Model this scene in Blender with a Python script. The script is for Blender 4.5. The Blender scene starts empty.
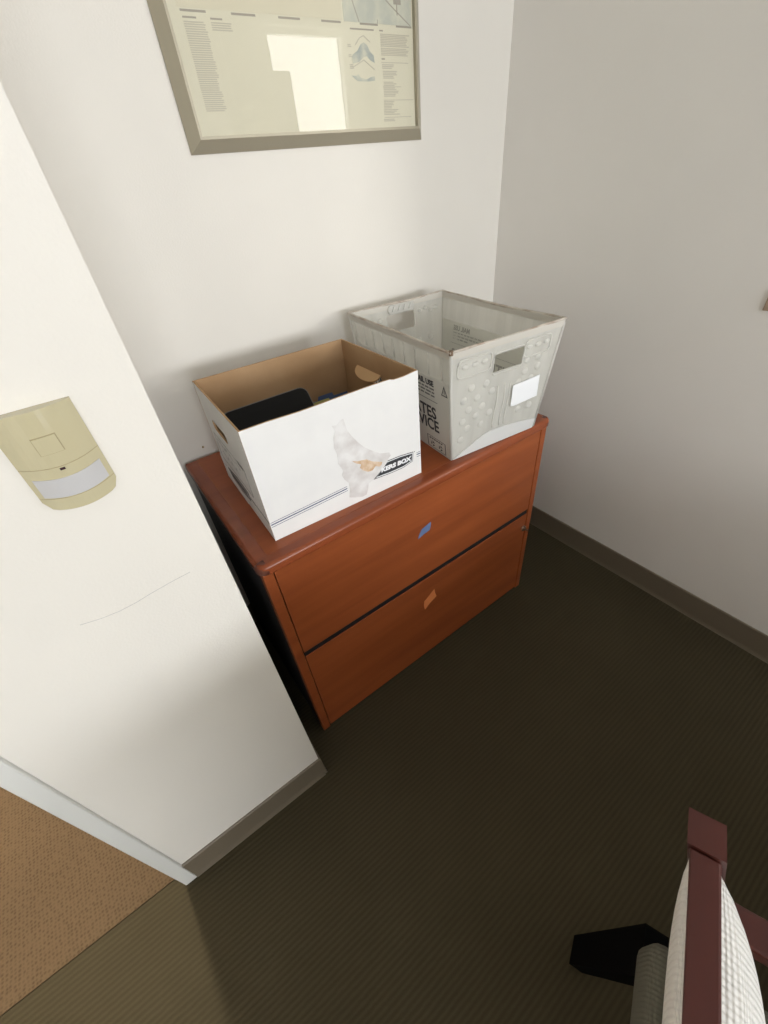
import bpy, bmesh, math, random
from mathutils import Vector, Matrix
random.seed(7)
S = bpy.context.scene
C = S.collection
PI = math.pi

# ------------------------------------------------------------------ camera, world, lights, exposure
cam = bpy.data.cameras.new('camera'); co = bpy.data.objects.new('camera', cam); C.objects.link(co)
right = Vector((0.80332196, -0.58912713, -0.08719549))
up = Vector((0.42720397, 0.46802893, 0.77359271))
fwd = Vector((0.41493445, 0.65869427, -0.62765537))
m = Matrix((right, up, -fwd)).transposed().to_4x4()
m.translation = Vector((-0.0942, -1.1971, 1.3392))
co.matrix_world = m
cam.sensor_fit = 'HORIZONTAL'; cam.sensor_width = 36; cam.lens = 412.4368 * 36 / 768
cam.clip_start = 0.02
S.camera = co
S.view_settings.view_transform = 'Standard'
S.view_settings.look = 'None'
S.view_settings.gamma = 1
S.view_settings.use_curve_mapping = False
S.view_settings.exposure = 0.0

w = bpy.data.worlds.new('world'); S.world = w; w.use_nodes = True
bg = w.node_tree.nodes['Background']
bg.inputs[0].default_value = (0.75, 0.87, 1, 1); bg.inputs[1].default_value = 1.0

def area(name, loc, rot, sx, sy, power, col):
    l = bpy.data.lights.new(name, 'AREA'); l.shape = 'RECTANGLE'; l.size = sx; l.size_y = sy
    l.energy = power; l.color = col
    o = bpy.data.objects.new(name, l); C.objects.link(o); o.location = loc; o.rotation_euler = rot
    return o
# daylight outside the window of the adjoining space, reached through the opening in the right-hand wall
WY0, WY1, WZ0, WZ1 = -2.30, -0.93, 1.06, 2.30
NX0, NX1, NZ0, NZ1, NY = 1.72, 2.36, 0.95, 2.17, -2.5
area('daylight_right', ((NX0+NX1)/2, NY-0.16, (NZ0+NZ1)/2), (PI/2, 0, 0), NX1-NX0, NZ1-NZ0, 35, (1.0, 0.97, 0.92))
# daylight outside the window in the front wall behind the camera (points towards +y)
FX0, FX1, FZ0, FZ1 = -1.35, 1.20, 0.95, 1.95
area('daylight_front', ((FX0+FX1)/2, -5.68, (FZ0+FZ1)/2), (PI/2, 0, 0), 2.6, 1.0, 152, (0.93, 0.96, 1.0))
# hallway ceiling light beyond the doorway
area('hall_lamp', (-0.52, 0.75, 2.45), (0, 0, 0), 0.12, 0.5, 72, (1.0, 0.92, 0.80))

# ------------------------------------------------------------------ material helpers
def mat(name, col, rough=0.6, metal=0.0, spec=None):
    mm = bpy.data.materials.new(name); mm.use_nodes = True
    b = mm.node_tree.nodes['Principled BSDF']
    b.inputs['Base Color'].default_value = (*col, 1); b.inputs['Roughness'].default_value = rough
    b.inputs['Metallic'].default_value = metal
    if spec is not None: b.inputs['Specular IOR Level'].default_value = spec
    return mm
def nd(mm, t, **k):
    n = mm.node_tree.nodes.new(t)
    for a, v in k.items(): setattr(n, a, v)
    return n
def lk(mm, a, b): mm.node_tree.links.new(a, b)
def coords(mm, scale=(1, 1, 1), rot=(0, 0, 0)):
    tc = nd(mm, 'ShaderNodeTexCoord'); mp = nd(mm, 'ShaderNodeMapping')
    mp.inputs['Scale'].default_value = scale; mp.inputs['Rotation'].default_value = rot
    lk(mm, tc.outputs['Object'], mp.inputs['Vector']); return mp.outputs['Vector']
def noise_var(mm, c1, c2, scale=5, detail=4, vec=None, lo=0.35, hi=0.65):
    b = mm.node_tree.nodes['Principled BSDF']
    n = nd(mm, 'ShaderNodeTexNoise'); n.inputs['Scale'].default_value = scale; n.inputs['Detail'].default_value = detail
    lk(mm, vec if vec else coords(mm), n.inputs['Vector'])
    r = nd(mm, 'ShaderNodeValToRGB')
    r.color_ramp.elements[0].position = lo; r.color_ramp.elements[1].position = hi
    r.color_ramp.elements[0].color = (*c1, 1); r.color_ramp.elements[1].color = (*c2, 1)
    lk(mm, n.outputs['Fac'], r.inputs['Fac']); lk(mm, r.outputs['Color'], b.inputs['Base Color'])
    return r
def bump(mm, src, strength=0.2, dist=0.001):
    b = mm.node_tree.nodes['Principled BSDF']
    bp = nd(mm, 'ShaderNodeBump'); bp.inputs['Strength'].default_value = strength; bp.inputs['Distance'].default_value = dist
    lk(mm, src, bp.inputs['Height']); lk(mm, bp.outputs['Normal'], b.inputs['Normal'])
def noise(mm, scale, detail=3, vec=None):
    n = nd(mm, 'ShaderNodeTexNoise'); n.inputs['Scale'].default_value = scale; n.inputs['Detail'].default_value = detail
    lk(mm, vec if vec else coords(mm), n.inputs['Vector']); return n.outputs['Fac']

def wall_mat(name, col):
    mm = mat(name, col, 0.55, spec=0.3)
    c2 = tuple(v * 0.97 for v in col)
    noise_var(mm, c2, col, 3, 3)
    bump(mm, noise(mm, 260, 3), 0.25, 0.001)
    return mm
WALL = wall_mat('wall_paint', (0.80, 0.765, 0.70))
WALLR = wall_mat('wall_paint_grey', (0.83, 0.805, 0.76))
CEIL = mat('ceiling_paint', (0.8, 0.79, 0.76), 0.8)

def carpet_mat(name, c1, c2, period, dots=False):
    mm = mat(name, c1, 0.95, spec=0.05)
    b = mm.node_tree.nodes['Principled BSDF']
    v = coords(mm)
    wv = nd(mm, 'ShaderNodeTexWave'); wv.wave_type = 'BANDS'; wv.bands_direction = 'Y'
    wv.inputs['Scale'].default_value = 2 * PI / 20 / period; wv.inputs['Distortion'].default_value = 0.8
    wv.inputs['Detail'].default_value = 2; wv.inputs['Detail Scale'].default_value = 3
    lk(mm, v, wv.inputs['Vector'])
    n1 = noise(mm, 420, 3, v)
    if dots:
        vo = nd(mm, 'ShaderNodeTexVoronoi'); vo.inputs['Scale'].default_value = 120; vo.inputs['Randomness'].default_value = 0.35
        lk(mm, v, vo.inputs['Vector'])
        hsrc = vo.outputs['Distance']
        mr = nd(mm, 'ShaderNodeMapRange'); mr.inputs[1].default_value = 0.15; mr.inputs[2].default_value = 0.5
        lk(mm, hsrc, mr.inputs[0]); fac0 = mr.outputs[0]
        inv = nd(mm, 'ShaderNodeMath', operation='MULTIPLY'); inv.inputs[1].default_value = 1.0
        lk(mm, fac0, inv.inputs[0]); fac0 = inv.outputs[0]
    else:
        fac0 = wv.outputs['Fac']
    mx = nd(mm, 'ShaderNodeMath', operation='MULTIPLY_ADD'); mx.inputs[1].default_value = 0.7
    sc = nd(mm, 'ShaderNodeMath', operation='MULTIPLY'); sc.inputs[1].default_value = 0.4
    lk(mm, n1, sc.inputs[0]); lk(mm, fac0, mx.inputs[0]); lk(mm, sc.outputs[0], mx.inputs[2])
    big = noise(mm, 4, 3, v)
    mix = nd(mm, 'ShaderNodeMix', data_type='RGBA')
    mix.inputs[6].default_value = (*c2, 1); mix.inputs[7].default_value = (*c1, 1)
    lk(mm, mx.outputs[0], mix.inputs[0])
    mix2 = nd(mm, 'ShaderNodeMix', data_type='RGBA', blend_type='MULTIPLY'); mix2.inputs[0].default_value = 0.25
    lk(mm, mix.outputs[2], mix2.inputs[6])
    cr = nd(mm, 'ShaderNodeCombineColor')
    for i in range(3): lk(mm, big, cr.inputs[i])
    lk(mm, cr.outputs[0], mix2.inputs[7]); lk(mm, mix2.outputs[2], b.inputs['Base Color'])
    bump(mm, mx.outputs[0], 0.4, 0.002)
    return mm
CARPET = carpet_mat('olive_carpet', (0.080, 0.066, 0.039), (0.058, 0.048, 0.028), 0.011)
TAN = carpet_mat('tan_carpet', (0.150, 0.103, 0.060), (0.078, 0.050, 0.027), 0.009, dots=True)
COVE = mat('cove_base_taupe', (0.165, 0.135, 0.095), 0.5)
TRIMW = mat('door_frame_paint', (0.72, 0.72, 0.69), 0.35)

def wood_mat(name, c1, c2, rough, scale=1.0, axis=(0.6, 8, 8)):
    mm = mat(name, c1, rough, spec=0.4)
    v = coords(mm, tuple(a * scale for a in axis))
    r = noise_var(mm, c2, c1, 3.2, 5, v, 0.3, 0.62)
    return mm
WOOD = wood_mat('cherry_laminate', (0.335, 0.085, 0.024), (0.25, 0.060, 0.017), 0.42)
WOODT = wood_mat('cherry_edge', (0.290, 0.072, 0.026), (0.225, 0.054, 0.019), 0.26)
WOODC = mat('cherry_corner', (0.13, 0.042, 0.026), 0.3)
DARK = mat('shadow_gap_black', (0.006, 0.006, 0.007), 0.7)
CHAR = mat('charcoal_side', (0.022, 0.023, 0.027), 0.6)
METAL = mat('lock_chrome', (0.45, 0.42, 0.38), 0.3, 1.0)
KRAFT = mat('kraft_board', (0.42, 0.235, 0.105), 0.85, spec=0.1)
noise_var(KRAFT, (0.43, 0.27, 0.145), (0.49, 0.32, 0.18), 9, 5)
WBOARD = mat('white_board', (0.83, 0.82, 0.80), 0.6, spec=0.2)
noise_var(WBOARD, (0.80, 0.79, 0.775), (0.83, 0.82, 0.80), 14, 3)
TORN = mat('torn_paper', (0.66, 0.61, 0.57), 0.9, spec=0.05)
noise_var(TORN, (0.64, 0.605, 0.585), (0.80, 0.785, 0.77), 28, 6)
TORNT = mat('torn_kraft', (0.62, 0.40, 0.22), 0.9, spec=0.05)
noise_var(TORNT, (0.60, 0.40, 0.24), (0.76, 0.62, 0.48), 60, 5)
INK = mat('ink_dark', (0.035, 0.037, 0.042), 0.6)
INKB = mat('ink_navy', (0.03, 0.045, 0.14), 0.6)
INKG = mat('ink_grey', (0.16, 0.16, 0.155), 0.6)
PENCIL = mat('ink_pale', (0.42, 0.41, 0.40), 0.7)
TAPEB = mat('tape_blue', (0.13, 0.19, 0.36), 0.6)
TAPEO = mat('tape_orange', (0.80, 0.27, 0.09), 0.6)

def plastic_mat(name, col, transp, transl, rough=0.35, streak=True):
    mm = bpy.data.materials.new(name); mm.use_nodes = True
    nt = mm.node_tree; b = nt.nodes['Principled BSDF']; out = nt.nodes['Material Output']
    b.inputs['Base Color'].default_value = (*col, 1); b.inputs['Roughness'].default_value = rough
    b.inputs['Specular IOR Level'].default_value = 0.4
    if streak:
        v = coords(mm, (40, 40, 2.0))
        r = noise_var(mm, tuple(c * 0.84 for c in col), col, 1.0, 5, v, 0.35, 0.6)
        bump(mm, noise(mm, 22, 3), 0.35, 0.002)
    tl = nt.nodes.new('ShaderNodeBsdfTranslucent'); tl.inputs[0].default_value = (*col, 1)
    tr = nt.nodes.new('ShaderNodeBsdfTransparent'); tr.inputs[0].default_value = (0.95, 0.95, 0.92, 1)
    m1 = nt.nodes.new('ShaderNodeMixShader'); m1.inputs[0].default_value = transl
    m2 = nt.nodes.new('ShaderNodeMixShader'); m2.inputs[0].default_value = transp
    lk(mm, b.outputs[0], m1.inputs[1]); lk(mm, tl.outputs[0], m1.inputs[2])
    lk(mm, m1.outputs[0], m2.inputs[1]); lk(mm, tr.outputs[0], m2.inputs[2]); lk(mm, m2.outputs[0], out.inputs[0])
    return mm
TOTE = plastic_mat('milky_plastic', (0.91, 0.90, 0.86), 0.33, 0.45)
TOTEW = plastic_mat('milky_plastic_flap', (0.80, 0.80, 0.78), 0.0, 0.2, streak=False)
TOTEH = plastic_mat('milky_plastic_raised', (0.83, 0.82, 0.78), 0.12, 0.4, 0.3, streak=False)
RIM = mat('rim_dirty', (0.45, 0.385, 0.32), 0.5)
noise_var(RIM, (0.36, 0.28, 0.22), (0.60, 0.55, 0.48), 24, 4)
PRINTBG = mat('printed_white', (0.70, 0.69, 0.63), 0.5)
PAPER = mat('paper_white', (0.88, 0.89, 0.9), 0.6)
BEIGE = mat('ivory_plastic', (0.54, 0.485, 0.315), 0.10, spec=0.6)
BEIGED = mat('ivory_seam', (0.36, 0.30, 0.17), 0.4)
LENS = mat('sensor_lens', (0.53, 0.52, 0.52), 0.35)
BLACKP = mat('black_plastic', (0.004, 0.004, 0.004), 0.5, spec=0.2)
SCREEN = mat('black_screen', (0.002, 0.002, 0.002), 0.3, spec=0.2)
FRAME = mat('champagne_metal', (0.40, 0.36, 0.27), 0.42, 0.25)
MAPP = mat('map_paper', (0.68, 0.645, 0.50), 0.8)
noise_var(MAPP, (0.65, 0.615, 0.475), (0.69, 0.655, 0.51), 4, 3)
MAPI = mat('map_ink', (0.36, 0.33, 0.27), 0.8)
MAPI2 = mat('map_ink_pale', (0.50, 0.465, 0.37), 0.8)
MAPB = mat('map_blue', (0.40, 0.45, 0.42), 0.8)
noise_var(MAPB, (0.36, 0.39, 0.36), (0.58, 0.57, 0.46), 40, 6)
MAPG = mat('map_greygreen', (0.50, 0.51, 0.43), 0.8)
noise_var(MAPG, (0.47, 0.48, 0.41), (0.58, 0.57, 0.46), 30, 6)
CWOOD = wood_mat('mahogany', (0.078, 0.018, 0.013), (0.062, 0.015, 0.011), 0.35)
CLEG = mat('black_leg', (0.003, 0.003, 0.003), 0.9, spec=0.05)
def fabric_mat(name, col):
    mm = mat(name, col, 0.9, spec=0.1)
    v = coords(mm)
    wv = nd(mm, 'ShaderNodeTexWave'); wv.bands_direction = 'X'; wv.inputs['Scale'].default_value = 2*PI/20/0.0055
    wv.inputs['Distortion'].default_value = 1.0; wv.inputs['Detail'].default_value = 1
    wv2 = nd(mm, 'ShaderNodeTexWave'); wv2.bands_direction = 'Z'; wv2.inputs['Scale'].default_value = 2*PI/20/0.003
    wv2.inputs['Distortion'].default_value = 1.0
    lk(mm, v, wv.inputs['Vector']); lk(mm, v, wv2.inputs['Vector'])
    ml = nd(mm, 'ShaderNodeMath', operation='ADD'); lk(mm, wv.outputs['Fac'], ml.inputs[0]); lk(mm, wv2.outputs['Fac'], ml.inputs[1])
    bump(mm, ml.outputs[0], 0.7, 0.0012)
    return mm
FAB = fabric_mat('woven_white', (0.74, 0.72, 0.68))
FABS = fabric_mat('seat_grey', (0.15, 0.147, 0.115))

# ------------------------------------------------------------------ mesh helpers
def link(name, bm, m, parent=None, smooth=False, loc=None, kind=None, label=None):
    me = bpy.data.meshes.new(name)
    bmesh.ops.recalc_face_normals(bm, faces=bm.faces)
    bm.to_mesh(me); bm.free()
    for q in (m if isinstance(m, (list, tuple)) else [m]): me.materials.append(q)
    if smooth:
        for p in me.polygons: p.use_smooth = True
    o = bpy.data.objects.new(name, me); C.objects.link(o)
    if parent: o.parent = parent
    if loc: o.location = loc
    if kind: o['kind'] = kind
    if label: o['label'] = label
    return o
def thing(name, label, cat, loc=(0, 0, 0), rz=0, group=None):
    o = bpy.data.objects.new(name, None); C.objects.link(o); o.empty_display_size = 0.05
    o.location = loc; o.rotation_euler = (0, 0, rz); o['label'] = label; o['category'] = cat
    if group: o['group'] = group
    return o
def box(bm, x0, x1, y0, y1, z0, z1, bev=0, seg=2, mi=0):
    r = bmesh.ops.create_cube(bm, size=1)
    vs = r['verts']
    for v in vs:
        v.co = Vector(((x0+x1)/2 + v.co.x*(x1-x0), (y0+y1)/2 + v.co.y*(y1-y0), (z0+z1)/2 + v.co.z*(z1-z0)))
    fs = {f for v in vs for f in v.link_faces}
    for f in fs: f.material_index = mi
    if bev:
        es = {e for v in vs for e in v.link_edges}
        bmesh.ops.bevel(bm, geom=list(es), offset=bev, segments=seg, affect='EDGES', profile=0.5)
    return vs
def B(*a, **k):
    bm = bmesh.new(); box(bm, *a, **k); return bm
def prism(bm, pts, f0, f1, mi=0):
    """pts: list of 2-D points; f0/f1: functions from (a,b) to 3-D on the two faces"""
    a = [bm.verts.new(f0(*p)) for p in pts]; b = [bm.verts.new(f1(*p)) for p in pts]
    n = len(pts)
    fs = [bm.faces.new(a), bm.faces.new(b[::-1])]
    for i in range(n): fs.append(bm.faces.new((a[i], b[i], b[(i+1) % n], a[(i+1) % n])))
    for f in fs: f.material_index = mi
    return fs
def tube(bm, pts, r, seg=8, closed=False, mi=0):
    rings = []; n = len(pts); pts = [Vector(p) for p in pts]
    for i, p in enumerate(pts):
        if closed: d = (pts[(i+1) % n] - pts[i-1]).normalized()
        else: d = (pts[min(i+1, n-1)] - pts[max(i-1, 0)]).normalized()
        a = d.orthogonal().normalized() if abs(d.z) > 0.9 else d.cross(Vector((0, 0, 1))).normalized()
        b = d.cross(a).normalized()
        rings.append([bm.verts.new(p + r*(math.cos(2*PI*k/seg)*a + math.sin(2*PI*k/seg)*b)) for k in range(seg)])
    for i in range(n if closed else n-1):
        A, Bq = rings[i], rings[(i+1) % n]
        for k in range(seg):
            f = bm.faces.new((A[k], A[(k+1) % seg], Bq[(k+1) % seg], Bq[k])); f.material_index = mi
    if not closed:
        bm.faces.new(rings[0][::-1]); bm.faces.new(rings[-1])
def rrect(cx, cy, w, h, r, n=5):
    pts = []
    for (sx, sy, a0) in ((1, 1, 0), (-1, 1, 90), (-1, -1, 180), (1, -1, 270)):
        for k in range(n+1):
            a = math.radians(a0 + 90*k/n)
            pts.append((cx + sx*(w/2-r) + r*math.cos(a), cy + sy*(h/2-r) + r*math.sin(a)))
    return pts
def panel_hole(bm, W0, W1, H0, H1, hole, f0, f1, W0t=None, W1t=None, mi=(0, 1, 2)):
    """sheet spanning W0..W1 at the bottom and W0t..W1t at the top with one rounded hole (cx,cy,w,h,r) or none"""
    W0t = W0 if W0t is None else W0t; W1t = W1 if W1t is None else W1t
    def wmap(a, z):
        t = (z-H0)/(H1-H0); l = W0+(W0t-W0)*t; r = W1+(W1t-W1)*t
        return l + (a-W0)/(W1-W0)*(r-l)
    F0 = lambda a, z: f0(wmap(a, z), z)
    F1 = lambda a, z: f1(wmap(a, z), z)
    if not hole:
        pts = [(W0, H0), (W1, H0), (W1, H1), (W0, H1)]
        fs = prism(bm, pts, F0, F1); fs[0].material_index = mi[0]; fs[1].material_index = mi[1]
        for f in fs[2:]: f.material_index = mi[2]
        return
    cx, cy, w_, h_, r_ = hole
    hp = rrect(cx, cy, w_, h_, r_)
    corners = [(W1, H1), (W0, H1), (W0, H0), (W1, H0)]
    op = []
    for (x, y) in hp:
        dx, dy = (x-cx), (y-cy)
        ts = []
        if abs(dx) > 1e-9: ts.append(((W1 if dx > 0 else W0)-cx)/dx)
        if abs(dy) > 1e-9: ts.append(((H1 if dy > 0 else H0)-cy)/dy)
        t = min(ts); op.append([cx+dx*t, cy+dy*t])
    # snap the nearest ray of each quadrant to the corner
    for (X, Y) in corners:
        j = min(range(len(op)), key=lambda i: (op[i][0]-X)**2+(op[i][1]-Y)**2)
        op[j] = [X, Y]
    n = len(hp)
    A = [bm.verts.new(F0(*p)) for p in op]; Bv = [bm.verts.new(F0(*p)) for p in hp]
    A1 = [bm.verts.new(F1(*p)) for p in op]; B1 = [bm.verts.new(F1(*p)) for p in hp]
    for i in range(n):
        j = (i+1) % n
        for vs, k in (((A[i], A[j], Bv[j], Bv[i]), mi[0]), ((A1[i], B1[i], B1[j], A1[j]), mi[1]),
                      ((A[i], A1[i], A1[j], A[j]), mi[2]), ((Bv[i], Bv[j], B1[j], B1[i]), mi[2])):
            bm.faces.new(vs).material_index = k
def text_bm(body, size, mtx, bold=0.0, shear=0.0, align='LEFT', sx=1.0, extr=0.0003):
    cu = bpy.data.curves.new('t', 'FONT'); cu.body = body; cu.size = size; cu.offset = bold; cu.shear = shear
    cu.align_x = align; cu.extrude = extr; cu.resolution_u = 3
    o = bpy.data.objects.new('t', cu); C.objects.link(o)
    bpy.context.view_layer.update()
    me = bpy.data.meshes.new_from_object(o.evaluated_get(bpy.context.evaluated_depsgraph_get()))
    bm = bmesh.new(); bm.from_mesh(me)
    bmesh.ops.transform(bm, matrix=mtx @ Matrix.Diagonal((sx, 1, 1, 1)), verts=bm.verts)
    bpy.data.objects.remove(o); bpy.data.curves.remove(cu); bpy.data.meshes.remove(me)
    return bm
def axes(o, x, y):
    x = Vector(x).normalized(); y = Vector(y).normalized(); z = x.cross(y)
    m4 = Matrix((x, y, z)).transposed().to_4x4(); m4.translation = Vector(o); return m4
def merge(dst, src):
    me = bpy.data.meshes.new('tmp'); src.to_mesh(me); src.free(); dst.from_mesh(me); bpy.data.meshes.remove(me)
    return dst

# ------------------------------------------------------------------ room
RX = 1.2684; WY = -0.6527; WX = -0.058; JX = -0.4334; XL = -1.9; YF = -5.5; ZC = 2.6
def struct(name, bm, m, **k): return link(name, bm, m, kind='structure', **k)
struct('floor', B(XL-0.1, RX+0.1, YF-0.1, 0.12, -0.05, 0.0), CARPET)
# the hallway carpet lies beyond the threshold line of the doorway
struct('floor_hallway', B(XL-0.1, JX-0.03, -0.628, 1.5, 0.0, 0.003), TAN)
struct('wall_back', B(WX, RX+0.1, 0, 0.12, 0, ZC), WALL)
struct('wall_wing', B(-0.4370, WX, WY, 0.12, 0, ZC), WALL)
struct('wall_left', B(XL-0.1, XL, YF, 1.5, 0, ZC), WALL)
struct('wall_door_side', B(XL, -1.42, WY, -0.52, 0, ZC), WALL)
struct('wall_over_door', B(-1.42, -0.425, WY, -0.52, 2.08, ZC), WALL)
struct('wall_hallway', B(XL, -0.3, 1.4, 1.5, 0, ZC), WALL)
struct('wall_hallway_side', B(-0.425, -0.3, 0.12, 1.4, 0, ZC), WALL)
bm = bmesh.new()   # right wall around its window
box(bm, RX, RX+0.12, YF, WY0, 0, ZC); box(bm, RX, RX+0.12, WY1, 0.0, 0, ZC)
box(bm, RX, RX+0.12, WY0, WY1, 0, WZ0); box(bm, RX, RX+0.12, WY0, WY1, WZ1, ZC)
struct('wall_right', bm, WALLR)
bm = bmesh.new()   # adjoining space beyond the opening: its front wall with a window partly behind an added tall block
box(bm, RX+0.12, NX0, NY-0.12, NY, 0, ZC); box(bm, NX1, 3.3, NY-0.12, NY, 0, ZC)
box(bm, NX0, NX1, NY-0.12, NY, 0, NZ0); box(bm, NX0, NX1, NY-0.12, NY, NZ1, ZC)
struct('wall_adjoining_front', bm, WALL)
struct('reflection_step_block', B(RX+0.12, 1.82, NY, NY+0.06, 0, 1.95), WALLR)  # unseen bookcase stand-in, added to step the window's reflection in the glass
struct('wall_adjoining_side', B(3.2, 3.3, NY, 0.12, 0, ZC), WALL)
struct('wall_adjoining_back', B(RX+0.12, 3.2, 0, 0.12, 0, ZC), WALL)
struct('floor_adjoining', B(RX+0.1, 3.3, NY-0.1, 0.12, -0.05, 0), CARPET)
struct('ceiling_adjoining', B(RX+0.12, 3.3, NY-0.12, 0.12, ZC, ZC+0.08), CEIL)
bm = bmesh.new()   # front wall around its window
box(bm, XL, FX0, YF-0.12, YF, 0, ZC); box(bm, FX1, RX+0.12, YF-0.12, YF, 0, ZC)
box(bm, FX0, FX1, YF-0.12, YF, 0, FZ0); box(bm, FX0, FX1, YF-0.12, YF, FZ1, ZC)
struct('wall_front', bm, WALL)
struct('ceiling', B(XL-0.1, RX+0.12, YF-0.12, 1.5, ZC, ZC+0.08), CEIL)
def window(name, f, a0, a1, z0, z1):
    bm = bmesh.new(); t = 0.03
    for (p0, p1, q0, q1) in ((a0, a1, z0, z0+t), (a0, a1, z1-t, z1), (a0, a0+t, z0, z1), (a1-t, a1, z0, z1)):
        f(bm, p0, p1, q0, q1)
    return struct(name, bm, TRIMW)
window('window_1', lambda bm, a, b, c, d: box(bm, RX+0.05, RX+0.09, a, b, c, d), WY0, WY1, WZ0, WZ1)
window('window_2', lambda bm, a, b, c, d: box(bm, a, b, YF-0.09, YF-0.05, c, d), FX0, FX1, FZ0, FZ1)

window('window_3', lambda bm, a, b, c, d: box(bm, a, b, NY-0.09, NY-0.05, c, d), NX0, NX1, NZ0, NZ1)
def cove(pts2d, p0, p1, n):
    """vinyl cove base swept from p0 to p1 (on the wall line), n = direction into the room"""
    bm = bmesh.new()
    prof = [(0, 0), (0.008, 0), (0.007, 0.003), (0.006, 0.008), (0.005, 0.016), (0.005, 0.098), (0.003, 0.1006), (0, 0.1006)]
    r = []
    for p in (p0, p1):
        r.append([bm.verts.new((p[0]+n[0]*a, p[1]+n[1]*a, b)) for a, b in prof])
    k = len(prof)
    for i in range(k): bm.faces.new((r[0][i], r[0][(i+1) % k], r[1][(i+1) % k], r[1][i]))
    bm.faces.new(r[0]); bm.faces.new(r[1][::-1]); return bm
struct('baseboard_right', cove(0, (RX, WY0), (RX, 0), (-1, 0)), COVE)
struct('baseboard_wing', cove(0, (-0.4375, WY), (WX, WY), (0, -1)), COVE)
struct('baseboard_wing_return', cove(0, (WX, WY-0.005), (WX, 0), (1, 0)), COVE)
struct('baseboard_back', cove(0, (WX, 0), (RX, 0), (0, -1)), COVE)

# steel door frame: jamb wraps the wall end, with a raised face towards the room
bm = bmesh.new()
def jamb(bm, x0, x1):
    box(bm, x0, x1, -0.660, -0.50, 0, 2.08, bev=0.003)
jamb(bm, -0.466, -0.4368)
jamb(bm, -1.42, -1.386)
box(bm, -1.42, -0.436, -0.660, -0.50, 2.046, 2.08, bev=0.003)
struct('trim_door_frame', bm, TRIMW)

# ------------------------------------------------------------------ lateral file cabinet
CW, CF, CH = 0.922, -0.5502, 0.75
cab = thing('file_cabinet', 'reddish cherry two-drawer lateral file cabinet in the alcove under the picture', 'cabinet', (CW/2, -0.285, 0))
ox, oy = -CW/2, 0.285
# the cabinet's local frame is centred on its footprint
def cb(x0, x1, y0, y1, z0, z1, **k): return B(x0+ox, x1+ox, y0+oy, y1+oy, z0, z1, **k)
d0, d1, gz = 0.0259, 0.8966, 0.4025
link('body', cb(0.004, CW-0.004, CF+0.02, -0.022, 0.004, 0.723), DARK, cab)
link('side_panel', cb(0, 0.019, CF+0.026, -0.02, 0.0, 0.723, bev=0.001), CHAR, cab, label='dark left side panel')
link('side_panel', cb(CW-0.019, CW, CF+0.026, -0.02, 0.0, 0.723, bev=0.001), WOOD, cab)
link('stile', cb(0, d0-0.0018, CF, CF+0.025, 0.0, 0.7228, bev=0.0025), WOOD, cab)
link('stile', cb(d1+0.0018, CW, CF, CF+0.025, 0.0, 0.7228, bev=0.0025), WOOD, cab)
dr_top = link('drawer', cb(d0, d1, CF+0.0015, CF+0.02, gz+0.010, 0.7222, bev=0.0015), WOOD, cab)
dr_low = link('drawer', cb(d0, d1, CF+0.0015, CF+0.02, 0.008, gz-0.010, bev=0.0015), WOOD, cab)
link('gap_shade_strip', cb(d0, d1, CF+0.0045, CF+0.02, gz-0.0095, gz+0.0095), DARK, cab)  # black strip stands in for the shade between the drawers
link('toe_strip', cb(d0, d1, CF+0.004, CF+0.02, 0.0, 0.006), DARK, cab)
# worktop slab: rounded plan corners and a bullnose front
def slab(bm, x0, x1, y0, y1, z0, z1, rc, rb, mi=0):
    # profile rings inset towards top and bottom
    rings = []
    N = 7
    prof = []
    for k in range(N+1):
        a = -PI/2 + PI*k/N*0.5 + 0  # bottom quarter, small radius
        prof.append((rb*0.45*(1-math.cos(a)) if False else rb*0.45*(1-math.cos(a+0)), z0 + rb*0.45*(1+math.sin(a))))
    for k in range(N+1):
        a = PI/2*k/N
        prof.append((rb*(1-math.cos(a)), z1 - rb + rb*math.sin(a)))
    for ins, z in prof:
        ring = []
        for (cx, cy, a0) in ((x1-rc, y1-0.004, 0), (x0+rc, y1-0.004, 90), (x0+rc, y0+rc, 180), (x1-rc, y0+rc, 270)):
            r0 = rc if cy < (y0+y1)/2 else 0.004
            cxx = cx if r0 == rc else (x1-0.004 if cx > (x0+x1)/2 else x0+0.004)
            for j in range(7):
                a = math.radians(a0+90*j/6); rr = max(r0-ins, 0.0005)
                if r0 != rc:
                    ex = (r0-ins)*math.cos(a); ey = (r0-min(ins, 0.003))*math.sin(a)
                    ring.append(bm.verts.new((cxx+ex, cy+ey, z)))
                else:
                    ring.append(bm.verts.new((cxx+rr*math.cos(a), cy+rr*math.sin(a), z)))
        rings.append(ring)
    n = len(rings[0])
    for A, Bq in zip(rings, rings[1:]):
        for k in range(n): bm.faces.new((A[k], A[(k+1) % n], Bq[(k+1) % n], Bq[k])).material_index = mi
    bm.faces.new(rings[0][::-1]); bm.faces.new(rings[-1])
bm = bmesh.new(); slab(bm, -0.006+ox, CW+0.006+ox, CF-0.009+oy, -0.012+oy, 0.7235, CH, 0.022, 0.011)
top = link('top', bm, WOODT, cab, smooth=True)
bm = bmesh.new(); box(bm, 0.028+ox, CW-0.028+ox, CF+0.022+oy, -0.014+oy, CH-0.002, CH+0.0004)
link('top_inlay', bm, WOOD, top)
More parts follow.
